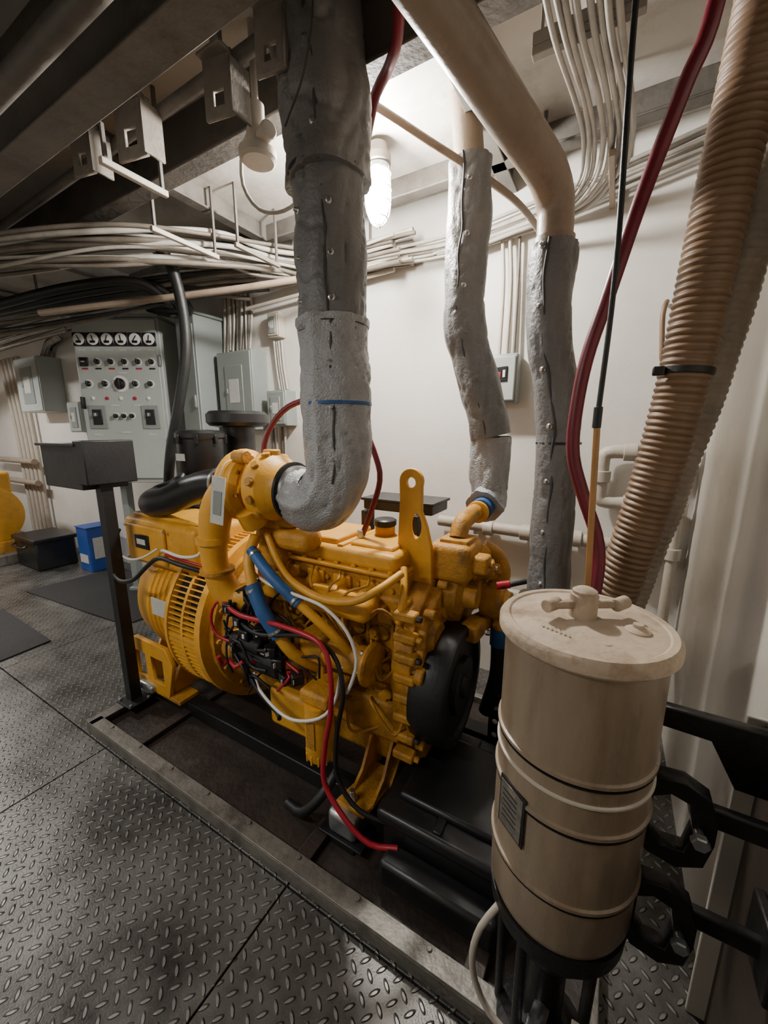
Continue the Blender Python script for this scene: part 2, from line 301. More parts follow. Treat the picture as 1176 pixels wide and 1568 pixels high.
g.cyl('coolant_outlet',(-.5,1.56,1.0),(-.46,1.66,1.1),.05,YEL);g.bb('thermostat_housing',(-.62,1.42,1.0),(-.44,1.62,1.16),YELD,.03,seg=4)
g.bb('thermostat_flange',(-.58,1.46,1.15),(-.46,1.58,1.175),YELD,.006);g.tube('coolant_neck',[(-.52,1.52,1.17),(-.52,1.55,1.22),(-.51,1.63,1.245),(-.49,1.76,1.26)],.038,YELD,20,.02)
g.lathe('neck_ring',(-.495,1.68,1.25),(0,1,0.1),[(0,.042),(.004,.050),(.02,.050),(.024,.042)],YEL,24)
g.tube('blue_coupling',[(-.49,1.72,1.255),(-.49,1.80,1.27)],.05,BLU,20)
g.cyl('drive_gear_case',(-.6,1.68,.9),(-.44,1.68,.9),.09,YELD);g.bb('gear_case_bracket',(-.6,1.6,.75),(-.5,1.78,1.05),YELD,.02)
g.lathe('sea_pump',(-.44,1.66,.86),(1,0,0),[(0,.07),(.02,.075),(.09,.075),(.1,.06),(.12,.055)],YELD,24)
for i,(t,z,s) in enumerate(((1.5,1.08,.05),(1.58,1.04,.045),(1.66,1.0,.05),(1.7,.9,.05),(1.64,.76,.045),(1.52,.78,.05))):
    g.box('pump_casting',(-.44,t,z),(.12,s*1.6,s*1.5),YELD,.014,seg=3,rz=i*.3);g.hexb('pump_bolt',(-.385,t,z),(1,0,0),.013,.018,STUD if i%2 else YELD)
g.tube('pump_elbow',[(-.40,1.68,.92),(-.37,1.7,.98),(-.40,1.7,1.06),(-.46,1.68,1.10)],.035,YELD,18,.015)
g.tube('pump_lower_pipe',[(-.38,1.66,.84),(-.36,1.66,.78),(-.36,1.66,.70)],.032,YELD,18,.015);g.tube('pump_lower_hose',[(-.36,1.66,.74),(-.36,1.66,.66)],.04,BLU,18,.02);g.tube('pump_lower_tail',[(-.36,1.66,.68),(-.36,1.66,.5),(-.4,1.66,.3)],.034,RUB,18,.02)
g.plate('lifting_eye',(-.71,1.40,1.03),(1,0,0),(0,0,1),[(-.03,-.12),(.13,-.12),(.12,.12),(.1,.2),(.075,.26),(.075,.36)]+[(.03+.048*math.cos(a*.314),.38+.048*math.sin(a*.314)) for a in range(0,11)]+[(-.015,.3),(-.02,.2)],.018,YEL,[circ(.03,.375,.024),[(.055+.028*math.cos(i*.393),.2+.055*math.sin(i*.393)) for i in range(16)]],.003)
g.plate('rear_lifting_eye',(-1.36,1.5,1.0),(0,1,0),(0,0,1),[(-.04,0),(.06,0),(.05,.2),(.01,.24),(-.03,.2)],.014,YEL,[circ(.01,.18,.02)],.002)
g.lathe('crank_damper',(-.585,1.42,.57),(1,0,0),[(0,.2),(.004,.245),(.02,.25),(.13,.25),(.145,.242),(.147,.21),(.13,.205),(.13,.12),(.15,.115),(.15,.05),(.165,.045)],BLK,64)
for i in range(6):
    a=i*math.pi/3;g.hexb('damper_bolt',(-.455,1.42+.085*math.cos(a),.57+.085*math.sin(a)),(1,0,0),.013,.014,BLK)
g.plate('front_support',(-.66,1.2,.1),(0,1,0),(0,0,1),[(-.05,0),(.5,0),(.52,.1),(.4,.22),(.12,.22),(-.02,.1)],.03,YELD,[circ(.25,.1,.035)],.004)
g.plate('front_mount_arm',(-.74,1.07,.175),(1,0,0),(0,1,0),[(-.06,-.05),(.06,-.05),(.10,.18),(-.02,.18)],.018,YELD,[circ(0,0,.012)],.003)
g.plate('mount_web_a',(-.77,1.1,.18),(0,1,.0),(0,0,1),[(-.04,0),(.2,0),(.2,.2),(.15,.2),(.05,.05)],.012,YELD);g.plate('mount_web_b',(-.67,1.1,.18),(0,1,0),(0,0,1),[(-.04,0),(.2,0),(.2,.2),(.15,.2),(.05,.05)],.012,YELD)
g.box('mount_isolator',(-.76,1.03,.115),(.13,.10,.10),GALV,.022,seg=4);g.box('mount_base',(-.76,1.03,.06),(.2,.12,.012),BLK,.003);g.box('mount_pedestal',(-.76,1.03,.036),(.12,.1,.04),BLK,.003)
g.cyl('mount_stud',(-.75,1.05,.16),(-.75,1.05,.23),.012,STUD);g.hexb('mount_nut',(-.75,1.05,.184),(0,0,1),.022,.018)
g.box('rear_isolator',(-2.24,1.12,.13),(.14,.1,.05),GALV,.015,seg=3);g.cyl('rear_stud',(-2.24,1.12,.15),(-2.24,1.12,.19),.02,GALV)
# turbocharger
tz=1.37;tx=.075
g.lathe('compressor_housing',(-1.58+tx,1.2,tz),(1,0,0),[(0,.055),(.05,.06),(.07,.085),(.09,.125),(.12,.145),(.16,.145),(.18,.12)],YEL,40)
g.tube('compressor_scroll',[(-1.48+tx,1.2+.115*math.cos(a),tz+.115*math.sin(a)) for a in [i*.42 for i in range(15)]],.045,YEL,16,.02)
g.lathe('bearing_housing',(-1.41+tx,1.2,tz),(1,0,0),[(0,.09),(.02,.09),(.03,.06),(.06,.06)],YELD,28)
g.lathe('turbine_housing',(-1.37+tx,1.2,tz),(1,0,0),[(0,.10),(.02,.14),(.09,.14),(.12,.115),(.15,.10),(.17,.10)],YEL,36)
g.box('turbine_foot',(-1.3+tx,1.27,tz-.11),(.13,.12,.14),YELD,.02,seg=3);g.box('turbo_top_block',(-1.33+tx,1.22,tz+.10),(.12,.1,.08),YEL,.02,seg=3)
g.lathe('turbine_flange',(-1.205+tx,1.2,tz-.01),(1,0,0),[(0,.11),(.004,.122),(.016,.122),(.02,.11)],DARKM,32);g.lathe('vband',(-1.19+tx,1.2,tz-.01),(1,0,0),[(0,.1),(.005,.108),(.02,.108),(.025,.1)],STUD,32)
for i in range(8):
    a=i*math.pi/4+.2;g.hexb('housing_bolt',(-1.4+tx,1.2+.125*math.cos(a),tz+.125*math.sin(a)),(-1,0,0),.011,.014,YELD)
g.cyl('wastegate_can',(-1.44+tx,1.12,tz+.13),(-1.37+tx,1.12,tz+.13),.028,YELD);g.cyl('elbow_boss',(-1.31+tx,1.2,tz+.12),(-1.31+tx,1.2,tz+.16),.035,YEL)
for i in range(5):g.cyl('turbine_boss',(-1.3+tx,1.2-.13*math.sin(i*.5+.3),tz+.13*math.cos(i*.5+.3)),(-1.3+tx,1.2-.155*math.sin(i*.5+.3),tz+.155*math.cos(i*.5+.3)),.018,YELD,seg=14)
g.bb('exhaust_manifold',(-1.36,1.18,1.1),(-1.05,1.3,1.19),YELD,.03,seg=3);g.bb('manifold_pedestal',(-1.36,1.2,1.0),(-1.22,1.32,1.26),YELD,.02)
g.lathe('manifold_elbow',(-1.3,1.15,1.22),(0,-.5,.8),[(0,.06),(.08,.055)],YEL,24)
g.tube('charge_air_pipe',[(-1.42,1.10,1.36),(-1.46,1.08,1.27),(-1.49,1.07,1.1),(-1.49,1.08,.98),(-1.47,1.1,.89),(-1.42,1.13,.85),(-1.32,1.17,.88)],lambda L,a,f:.062+.006*math.sin(f*9),YEL,24,.02)
g.lathe('pipe_collar',(-1.49,1.07,1.12),(0,0,1),[(0,.06),(.004,.072),(.03,.072),(.034,.06)],YEL,24)
g.lathe('pipe_collar_low',(-1.49,1.08,.98),(0,0,1),[(0,.06),(.004,.075),(.02,.075),(.024,.06)],YELD,24)
g.plate('hanging_tag',(-1.355,1.01,1.33),(1,.2,-.15),(.2,0,1),rect(-.033,-.10,.033,.10),.002,LABEL)
g.plate('tag_print',(-1.355,1.0080,1.33),(1,.2,-.15),(.2,0,1),rect(-.020,-.06,.020,.04),.002,PANELD);g.tube('tag_tie',[(-1.335,1.012,1.43),(-1.33,1.04,1.48),(-1.34,1.08,1.49)],.002,WHW,6)
g.lathe('air_cleaner_body',(-2.12,1.5,1.36),(0,0,1),[(0,.09),(.01,.12),(.03,.13),(.20,.13),(.21,.138),(.235,.138),(.25,.12),(.255,.05)],PLA,40)
g.bb('air_cleaner_label',(-2.17,1.366,1.44),(-2.09,1.371,1.48),LABEL,.001)
for i in range(8):
    a=i*math.pi/4;g.box('cleaner_clip',(-2.12+.137*math.cos(a),1.5+.137*math.sin(a),1.56),(.02,.02,.05),PLA,.003,rz=a)
g.lathe('breather_stack',(-2.12,1.78,1.3),(0,0,1),[(0,.10),(.33,.10),(.34,.17),(.36,.19),(.41,.19),(.43,.17),(.435,.08)],PLA,40)
g.bb('cleaner_bracket',(-2.2,1.44,1.14),(-2.02,1.84,1.16),BLK,.004);g.bb('cleaner_bracket_post',(-2.14,1.47,1.14),(-2.08,1.53,1.37),BLK,.004);g.bb('cleaner_bracket_post_b',(-2.15,1.75,1.14),(-2.09,1.81,1.32),BLK,.004)
g.tube('intake_duct',[(-2.12,1.5,1.37),(-2.2,1.44,1.28),(-2.28,1.33,1.22),(-2.2,1.23,1.21),(-2.0,1.2,1.25),(-1.8,1.2,1.32),(-1.64,1.2,1.36),(-1.5,1.2,1.37)],lambda L,a,f:.082-.014*f+.003*math.sin(L*50)*(1 if L<.3 else 0),PLA,28,.02)
g.lathe('duct_clamp',(-1.58,1.2,1.368),(1,0,0),[(0,.068),(.002,.074),(.016,.074),(.018,.068)],STUD,28)
g.tube('coolant_rail',[(-1.26,1.17,1.17),(-1.18,1.14,1.08),(-1.07,1.10,1.02),(-.9,1.08,.985),(-.76,1.09,1.0),(-.68,1.13,1.045),(-.64,1.24,1.08)],.015,YEL,14)
g.tube('breather_tube',[(-.66,1.3,1.08),(-.62,1.22,1.0),(-.63,1.2,.9)],.014,YEL,14)
g.tube('drain_hose_upper',[(-1.26,1.08,1.12),(-1.12,1.05,1.04),(-.99,1.06,.95)],.023,BLU,18)
g.tube('drain_tube_upper',[(-1.0,1.06,.955),(-.9,1.08,.88),(-.82,1.12,.78),(-.8,1.16,.68)],.018,YEL,14)
g.tube('drain_hose_lower',[(-1.22,1.04,.99),(-1.16,1.03,.89),(-1.10,1.05,.79)],.03,BLU,18)
g.tube('drain_tube_top',[(-1.3,1.14,1.16),(-1.27,1.07,1.08),(-1.22,1.04,.98)],.022,YEL,14);g.tube('drain_tube_lower',[(-1.11,1.05,.8),(-1.05,1.07,.72),(-1.0,1.14,.64),(-.98,1.2,.6)],.024,YEL,16)
for p,d,r in(((-1.24,1.075,1.11),(1,-.1,-.6),.026),((-1.01,1.058,.965),(1,0,-.7),.026),((-1.215,1.038,.975),(.5,0,-1),.033),((-1.115,1.045,.815),(.5,.1,-.9),.033)):
    g.lathe('hose_clamp',p,d,[(0,r-.003),(.001,r),(.012,r),(.013,r-.003)],STUD,20)
g.cyl('starter_motor',(-1.42,1.12,.60),(-1.14,1.12,.60),.062,PLA);g.cyl('starter_nose',(-1.5,1.14,.6),(-1.42,1.13,.60),.07,YELD);g.cyl('starter_solenoid',(-1.4,1.07,.69),(-1.22,1.07,.69),.034,PLA)
for i in range(4):g.cyl('terminal_stud',(-1.21,1.05+.02*i,.68),(-1.18,1.05+.02*i,.68),.007,STUD)
for i,(x,z) in enumerate(((-1.3,.74),(-1.22,.77),(-1.34,.79),(-1.16,.70),(-1.08,.60),(-1.12,.66),(-1.38,.66),(-1.4,.84),(-1.02,.62))):
    g.box('relay',(x,1.06,z),(.05,.05,.045),PLA,.006,rz=i*.7);g.box('relay_tab',(x+.005,1.033,z),(.014,.004,.02),LABEL,.001,rz=i*.3)
for i in range(30):
    m=[BLK,BLK,REDW,BLK,RUB,BLK][i%6]
    p=V((-1.44+random.random()*.32,1.05+random.random()*.05,.60+random.random()*.28));pts=[p]
    for k in range(4):
        p=p+V((random.uniform(-.06,.12),random.uniform(-.025,.02),random.uniform(-.09,.08)));p.y=min(max(p.y,1.0),1.12);pts.append(p.copy())
    g.tube('harness_wire',pts,random.uniform(.004,.010),m,8,.02)
g.tube('battery_cable_red',[(-1.45,1.06,.86),(-1.3,1.03,.84),(-1.05,1.02,.86),(-.86,1.02,.84),(-.80,1.0,.74),(-.79,.98,.6),(-.82,.98,.45),(-.82,.97,.3),(-.72,.96,.2),(-.62,.97,.14),(-.52,1.0,.15)],.010,REDW,12)
g.tube('battery_cable_black',[(-1.4,1.07,.8),(-1.2,1.03,.78),(-.95,1.03,.84),(-.82,1.04,.80),(-.76,1.02,.68),(-.78,1.0,.5),(-.78,1.0,.32),(-.68,1.0,.22),(-.5,1.05,.19)],.009,RUB,12)
g.tube('red_loop',[(-1.4,1.1,.9),(-1.47,1.04,.85),(-1.5,1.03,.76),(-1.46,1.03,.70),(-1.38,1.05,.68)],.007,REDW,10)
g.tube('white_wire_upper',[(-1.3,1.1,1.02),(-1.15,1.06,1.0),(-1.0,1.05,.99),(-.86,1.05,.97),(-.76,1.05,.9),(-.72,1.05,.8),(-.74,1.04,.7),(-.76,1.04,.66)],.0065,WHW,10)
g.tube('white_wire_lower',[(-.78,1.04,.76),(-.8,1.02,.62),(-.86,1.0,.54),(-.98,.99,.49),(-1.1,1.01,.48),(-1.24,1.05,.50),(-1.3,1.08,.54)],.0065,WHW,10)
g.tube('white_conduit_gen',[(-1.95,1.1,1.0),(-1.86,1.06,1.03),(-1.72,1.06,1.02),(-1.62,1.08,1.04),(-1.58,1.1,1.1)],.008,WHW,10)
g.tube('red_conduit_gen',[(-1.95,1.12,.97),(-1.86,1.07,1.005),(-1.74,1.07,1.0),(-1.62,1.1,.98)],.007,REDW,10)
g.tube('generator_cable_loop',[(-2.3,1.08,1.08),(-2.34,1.05,.98),(-2.3,1.02,.88),(-2.2,1.0,.83),(-2.06,1.0,.86),(-1.96,1.02,.94),(-1.86,1.03,1.0),(-1.72,1.04,.99),(-1.6,1.1,.95)],.011,RUB,12)
g.tube('generator_cable_white',[(-2.36,1.1,1.0),(-2.3,1.07,.95),(-2.2,1.06,.93),(-2.1,1.08,.95),(-2.02,1.12,1.0)],.006,WHW,10)
g.bb('ecu_box',(-1.08,1.66,1.215),(-.70,1.86,1.265),BLK,.006);g.bb('ecu_lid',(-1.09,1.65,1.262),(-.69,1.87,1.275),BLK,.003);
for x in(-1.04,-.76):g.bb('ecu_leg',(x-.015,1.60,.9),(x+.015,1.68,1.22),BLK,.003)
for i in range(4):g.cyl('far_port',(-1.2+i*.14,1.6,1.0),(-1.2+i*.14,1.72,1.0),.04,YELD)
for i in range(46):
    x=random.uniform(-1.42,-.68);z=random.uniform(.42,.94);s=random.uniform(.018,.05)
    if random.random()<.5:g.cyl('casting_boss',(x,1.28,z),(x,1.28-random.uniform(.03,.07),z),s*.6,YELD,seg=14)
    else:g.box('casting_pad',(x,1.26,z),(s*1.6,.05,s),YELD,.006)
for i in range(14):
    x=random.uniform(-1.35,-.75);z=random.uniform(.45,.9);g.tube('small_line',[(x,1.25,z),(x+.03,1.19,z+.02),(x+random.uniform(.05,.15),1.18,z+random.uniform(-.12,.1)),(x+random.uniform(.15,.22),1.25,z+random.uniform(-.1,.1))],.006,YELD,8,.02)
for i in range(40):
    t=random.uniform(1.2,1.74);z=random.uniform(.32,1.0);g.cyl('front_boss',(-.56,t,z),(-.56+random.uniform(.02,.06),t,z),random.uniform(.012,.035),YELD,seg=14)
for i in range(8):
    z=.34+i*.085;g.box('case_edge_lug',(-.60,1.205,z),(.09,.05,.035),YELD,.008,seg=2);g.hexb('lug_bolt',(-.555,1.2,z),(1,0,0),.012,.02,DARKM if i%2 else YELD)
# ---------------------------------------------------------------- display on a post
g=G('instrument_post',(-2.28,1.03,0))
g.bb('base_plate',(-2.34,.96,.068),(-2.2,1.09,.08),BLK,.003);g.bb('post',(-2.315,1.0,.07),(-2.255,1.06,1.5),BLK,.004)
g.bb('instrument_box',(-2.72,.94,1.31),(-2.30,1.16,1.54),BLK,.005);g.bb('box_end_hood',(-2.32,.93,1.34),(-2.22,1.17,1.56),BLK,.005)
g.bb('hood_flange',(-2.74,.925,1.53),(-2.30,.945,1.545),BLK,.002)
for x,y in((-2.33,.975),(-2.215,.975),(-2.33,1.075),(-2.215,1.075)):g.hexb('bolt',(x,y,.079),(0,0,1),.01,.01)
# ---------------------------------------------------------------- lagged pipes
def lagr(r,seed,wr=.08):
    def f(L,a,q):
        c,s=math.cos(a),math.sin(a)
        n1=noise.noise(V((c*1.2+seed,s*1.2,L*5)))
        n2=noise.noise(V((c*2.4+seed,s*2.4,L*12+seed)))
        n3=noise.noise(V((c*1.5+seed*2,s*1.5,L*7+c*1.8)))
        crease=-max(0,1-abs(n3)*9)*.065
        n4=noise.noise(V((c*2.4+seed*3,s*2.4,L*10-s*2)))
        crease-=max(0,1-abs(n4)*9)*.025
        pinch=.055*abs(math.sin(L*math.pi/.24+seed))-.02
        seam=.09*math.exp(-((a-2.2)%(2*math.pi)-1.0)**2/.02)
        return r*(1+wr*1.3*n1+wr*.35*n2+pinch+crease+seam)
    return f
def studs(g,pts,r,dirv,step=.14,off=0.0):
    P=smoothpath(pts,.02);L=0;nx=step*.5
    for i in range(1,len(P)):
        L+=(P[i]-P[i-1]).length
        if L>nx:
            nx+=step;t=(P[i]-P[i-1]).normalized();d=(V(dirv)-t*V(dirv).dot(t)).normalized();p=P[i]+d*(r*.95)
            g.lathe('lacing_stud',p,d,[(0,.011),(.005,.012),(.008,.007),(.018,.005)],STUD,10)
def seamline(g,pts,r,dirv):
    P=smoothpath(pts,.04);q=[]
    for i in range(len(P)):
        t=(P[min(i+1,len(P)-1)]-P[max(i-1,0)]).normalized();d=(V(dirv)-t*V(dirv).dot(t)).normalized();q.append(P[i]+d*(r*(.985+.02*math.sin(i*2.1)))+t.cross(d)*.004*math.sin(i*1.3))
    g.tube('lacing_seam',q,.0045,SEAM,8,.03)
def strap(g,p,ax,r,m,w=.012):
    g.lathe('strap',V(p)-V(ax).normalized()*w/2,ax,[(0,r*.97),(.001,r),(w-.001,r),(w,r*.97)],m,36)
g=G('lagged_exhaust_pipe',(-.9,1.2,1.9))
low=[(-1.115,1.2,1.36),(-1.05,1.2,1.335),(-.965,1.2,1.345),(-.905,1.2,1.43),(-.89,1.2,1.56),(-.895,1.2,1.75),(-.9,1.2,1.98)]
def lr(L,a,q):
    b=lagr(.122,3.1,.07)(L,a,q);return b*(1 if L>.1 else .88+.12*L/.1)*(1.04 if q>.97 else 1)
g.tube('silver_lagging',low,lr,LAGS,72,.008)
up=[(-.9,1.2,1.94),(-.9,1.2,2.2),(-.905,1.2,2.42)];g.tube('grey_lagging_mid',up,lagr(.116,1.7,.08),LAG,72,.008)
up2=[(-.905,1.2,2.40),(-.91,1.2,2.6),(-.935,1.19,2.8),(-.95,1.18,2.98)];g.tube('grey_lagging_top',up2,lagr(.140,5.2,.11),LAG,72,.008)
dv=(.35,-1,0);dv2=(-.55,-1,0)
studs(g,low[3:],.118,(.55,-1,0),.16);studs(g,up,.115,dv2);studs(g,up,.115,(.7,-1,0));studs(g,up2,.138,dv,.2)
seamline(g,up,.116,(.5,-1,0));seamline(g,up2,.14,(.45,-1,0));seamline(g,low[3:],.122,(.6,-1,0))
strap(g,(-.893,1.2,1.70),(0,0,1),.129,BLU,.012);strap(g,(-.905,1.2,2.42),(0,0,1),.133,RUB,.012);strap(g,(-.9,1.2,1.96),(0,0,1),.126,SEAM,.005)
g.tube('top_tie_wire',[(-.85,1.05,2.92),(-.83,1.05,2.75),(-.86,1.04,2.6),(-.95,1.05,2.5)],.003,SEAM,6)
g=G('lagged_coolant_pipe',(-.62,1.85,2))
pts=[(-.49,1.78,1.26),(-.485,1.85,1.30),(-.50,1.86,1.42),(-.50,1.86,1.58),(-.53,1.85,1.72),(-.60,1.85,1.92),(-.645,1.85,2.1),(-.65,1.85,2.3),(-.64,1.85,2.5),(-.645,1.85,2.72)]
g.tube('silver_lagging',pts[:4],lagr(.085,2.2,.13),LAGS,56,.009);g.tube('grey_lagging',pts[3:],lagr(.090,4.4,.09),LAG,56,.009)
studs(g,pts[4:],.09,(.3,-1,0),.2);seamline(g,pts[3:],.09,(.0,-1,0))
g.tube('bare_riser',[(-.645,1.85,2.7),(-.66,1.85,2.82),(-.68,1.85,2.98)],.062,BEIP,28);strap(g,(-.5,1.86,1.58),(0,0,1),.09,SEAM,.008)
g=G('lagged_vent_pipe',(-.22,1.62,1.6))
pts=[(-.17,1.62,.72),(-.17,1.62,1.0),(-.175,1.62,1.25),(-.18,1.62,1.5),(-.19,1.62,1.68),(-.235,1.62,1.88),(-.25,1.62,2.05),(-.25,1.62,2.24)]
g.tube('grey_lagging',pts,lagr(.076,7.4,.10),LAG,56,.009);studs(g,pts,.078,(-.3,-1,0),.2);seamline(g,pts,.078,(-.1,-1,0));strap(g,(-.18,1.62,1.56),(0,0,1),.08,PLA,.009)
g.tube('bare_bend',[(-.25,1.62,2.2),(-.25,1.62,2.30),(-.255,1.61,2.37),(-.27,1.56,2.42),(-.30,1.48,2.455),(-.36,1.32,2.5),(-.44,1.12,2.57),(-.53,.88,2.64),(-.60,.66,2.70)],lambda L,a,f:.060 if L<.16 else .062,BEIP,32,.02)
g.lathe('weld_collar',(-.25,1.62,2.24),(0,0,1),[(0,.06),(.003,.068),(.02,.068),(.023,.06)],BEIP,32)
# ---------------------------------------------------------------- corrugated hoses
g=G('corrugated_hose',(.16,1.45,1.8))
hp=[(-.04,1.45,.45),(.0,1.45,.8),(.06,1.45,1.1),(.115,1.45,1.42),(.155,1.45,1.75),(.175,1.45,2.1),(.195,1.45,2.4),(.215,1.45,2.7),(.225,1.45,2.98)]
g.tube('hose_body',hp,lambda L,a,f:.059+.007*abs(math.sin(L*math.pi/.019)),HOSE,36,.0032)
strap(g,(.157,1.45,1.77),(.08,0,1),.069,RUB,.018);g.box('strap_buckle',(.09,1.40,1.77),(.03,.02,.025),PLA,.004)
g=G('painted_corrugated_hose',(.27,1.58,2));
q=[(.04,1.58,.45),(.09,1.58,.95),(.15,1.58,1.3),(.21,1.575,1.65),(.25,1.57,1.95),(.275,1.565,2.2),(.295,1.56,2.5),(.30,1.56,2.98)];g.tube('hose_body',q,lambda L,a,f:.056+.004*abs(math.sin(L*math.pi/.021))+.006*noise.noise(V((a*2,L*5,1))),HOSEP,36,.0035)
g=G('red_hose',(0,1.3,2));g.tube('hose',[(.12,1.3,2.97),(.10,1.3,2.54),(.06,1.3,2.39),(.0,1.3,2.18),(-.05,1.3,1.97),(-.09,1.3,1.80),(-.105,1.3,1.64),(-.10,1.3,1.53),(-.065,1.3,1.42),(-.01,1.3,1.27),(-.005,1.28,1.12),(-.03,1.25,.9)],.0185,RED,18)
g=G('hanging_black_cable',(-.04,1.1,2));g.tube('cable',[(-.05,1.1,2.97),(-.05,1.1,2.45),(-.035,1.1,1.97),(-.04,1.1,1.62)],.0065,RUB,10);g.tube('amber_tube',[(-.04,1.1,1.64),(-.03,1.1,1.4),(-.02,1.1,1.15),(-.02,1.1,.95)],.008,AMB,10)
g.cyl('ferrule',(-.04,1.1,1.61),(-.04,1.1,1.66),.010,RUB)
g=G('red_crankcase_hose',(-1.1,1.35,1.6));g.tube('hose',[(-1.36,1.27,1.42),(-1.36,1.28,1.55),(-1.32,1.3,1.64),(-1.24,1.32,1.71),(-1.12,1.35,1.74),(-1.0,1.4,1.72),(-.92,1.42,1.62),(-.86,1.42,1.5),(-.84,1.42,1.40),(-.88,1.41,1.26),(-.925,1.4,1.14)],.0125,RED,14);g.cyl('fitting',(-.925,1.4,1.11),(-.925,1.4,1.18),.018,STUD)
g=G('red_overhead_hose',(-.8,1.3,2.7));g.tube('hose',[(-.93,1.42,2.5),(-.87,1.38,2.62),(-.80,1.33,2.70),(-.74,1.3,2.72),(-.66,1.22,2.72),(-.60,1.12,2.78),(-.55,1.02,2.92)],.017,RED,14)
# ---------------------------------------------------------------- fuel purifier canister
cx,cy=-.015,.84;g=G('filter_canister',(cx,cy,.4))
P=[(0,.10),(.0,.125),(.008,.142),(.03,.149)]
for zz in(.70,.875,.987):
    h=zz-.55;r=.150;P+=[(h-.012,r),(h-.010,r+.005),(h-.003,r+.005),(h-.001,r)]
P+=[(.64,.150),(.655,.154)]
g.lathe('vessel',(cx,cy,.55),(0,0,1),P,CAN,72)
for z in(.698,.872,.984):g.lathe('band_gap',(cx,cy,z-.016),(0,0,1),[(0,.149),(.001,.1535),(.004,.1535),(.005,.149)],DARKM,72,cap=False)
g.lathe('lid',(cx,cy,1.195),(0,0,1),[(0,.150),(.002,.160),(.008,.165),(.024,.165),(.030,.161),(.034,.157),(.034,.146),(.031,.142),(.036,.11),(.04,.05),(.041,.02)],LID,72)
g.cyl('clamp_boss',(cx-.005,cy,1.23),(cx-.005,cy,1.285),.026,LID);g.lathe('clamp_cap',(cx-.005,cy,1.28),(0,0,1),[(0,.018),(0,.023),(.010,.023),(.015,.015)],LID,20)
g.box('clamp_handle',(cx,cy,1.262),(.15,.018,.016),LID,.005,rz=.55,seg=3)
for s in(-1,1):
    x,y=cx+s*.07*math.cos(.55),cy+s*.07*math.sin(.55);g.cyl('handle_end',(x-.009,y-.016,1.262),(x+.009,y+.016,1.262),.013,LID,seg=16)
g.lathe('vent_plug',(cx+.09,cy-.01,1.228),(0,0,1),[(0,.022),(.006,.022),(.010,.016),(.012,.010),(.018,.009)],LID,20)
for i,(x,y,s) in enumerate(((-.08,-.05,.026),(-.05,-.08,.018),(.04,-.09,.02),(-.10,.02,.016),(.03,.09,.018))):
    g.lathe('lid_stamp',(cx+x,cy+y,1.228),(0,0,1),[(0,s*.5),(.004,s*.45),(.005,.002)],LID,12)
for i in range(7):g.box('embossed_mark',(cx-.07+.008*i,cy-.075-.003*i,1.2315),(.004,.018,.005),LID,.001,rz=.4)
g.lathe('clamp_wire',(cx,cy,.93),(0,0,1),[(0,.149),(.002,.154),(.006,.154),(.008,.149)],WHP,64,cap=False)
nd=V((-.62,-.78,0)).normalized();nu=V((-nd.y,nd.x,0))
g.plate('nameplate_border',V((cx,cy,.825))+nd*.1505,nu,(0,0,1),rect(-.036,-.058,.036,.058),.002,PLA,(),.001);g.plate('nameplate',V((cx,cy,.825))+nd*.1525,nu,(0,0,1),rect(-.031,-.052,.031,.052),.002,NAME,(),.001)
for i in range(6):g.plate('nameplate_line',V((cx,cy,.86-.013*i))+nd*.1542,nu,(0,0,1),rect(-.024,-.0015,.018,.0015),.001,PLA)
g.lathe('bottom_bowl',(cx,cy,.36),(0,0,1),[(0,.04),(.02,.07),(.07,.10),(.13,.125),(.15,.145),(.195,.148)],DARKM,48)
g.cyl('drain_body',(cx,cy,.08),(cx,cy,.37),.045,DARKM);g.lathe('base_flange',(cx,cy,.068),(0,0,1),[(0,.11),(.02,.11),(.025,.1),(.04,.06),(.05,.05)],DARKM,32)
for i in range(5):
    a=i*1.257+.5;g.cyl('bowl_leg',(cx+.11*math.cos(a),cy+.11*math.sin(a),.07),(cx+.12*math.cos(a),cy+.12*math.sin(a),.54),.012,DARKM)
    g.hexb('leg_nut',(cx+.12*math.cos(a),cy+.12*math.sin(a),.50),(0,0,1),.02,.03,DARKM)
g.tube('drain_pipe',[(cx-.0,cy-.04,.22),(cx-.01,cy-.10,.23),(cx-.02,cy-.15,.21),(cx-.03,cy-.165,.12),(cx-.03,cy-.165,.01)],.018,GALV,18,.015);g.lathe('union_nut',(cx-.012,cy-.085,.225),(-.1,-1,0),[(0,.028),(.03,.028)],GALV,6)
g.tube('bail_ring',[(cx-.11,cy-.09,.52),(cx-.145,cy-.10,.44),(cx-.16,cy-.105,.35),(cx-.15,cy-.10,.26),(cx-.11,cy-.10,.19),(cx-.05,cy-.10,.16)],.008,WHP,14)
g.cyl('valve_body',(cx+.05,cy-.12,.30),(cx+.11,cy-.12,.30),.022,GALV);g.cyl('valve_stem',(cx+.085,cy-.12,.31),(cx+.085,cy-.12,.36),.007,GALV);g.box('valve_lever',(cx+.10,cy-.12,.365),(.08,.016,.006),WHP,.002)
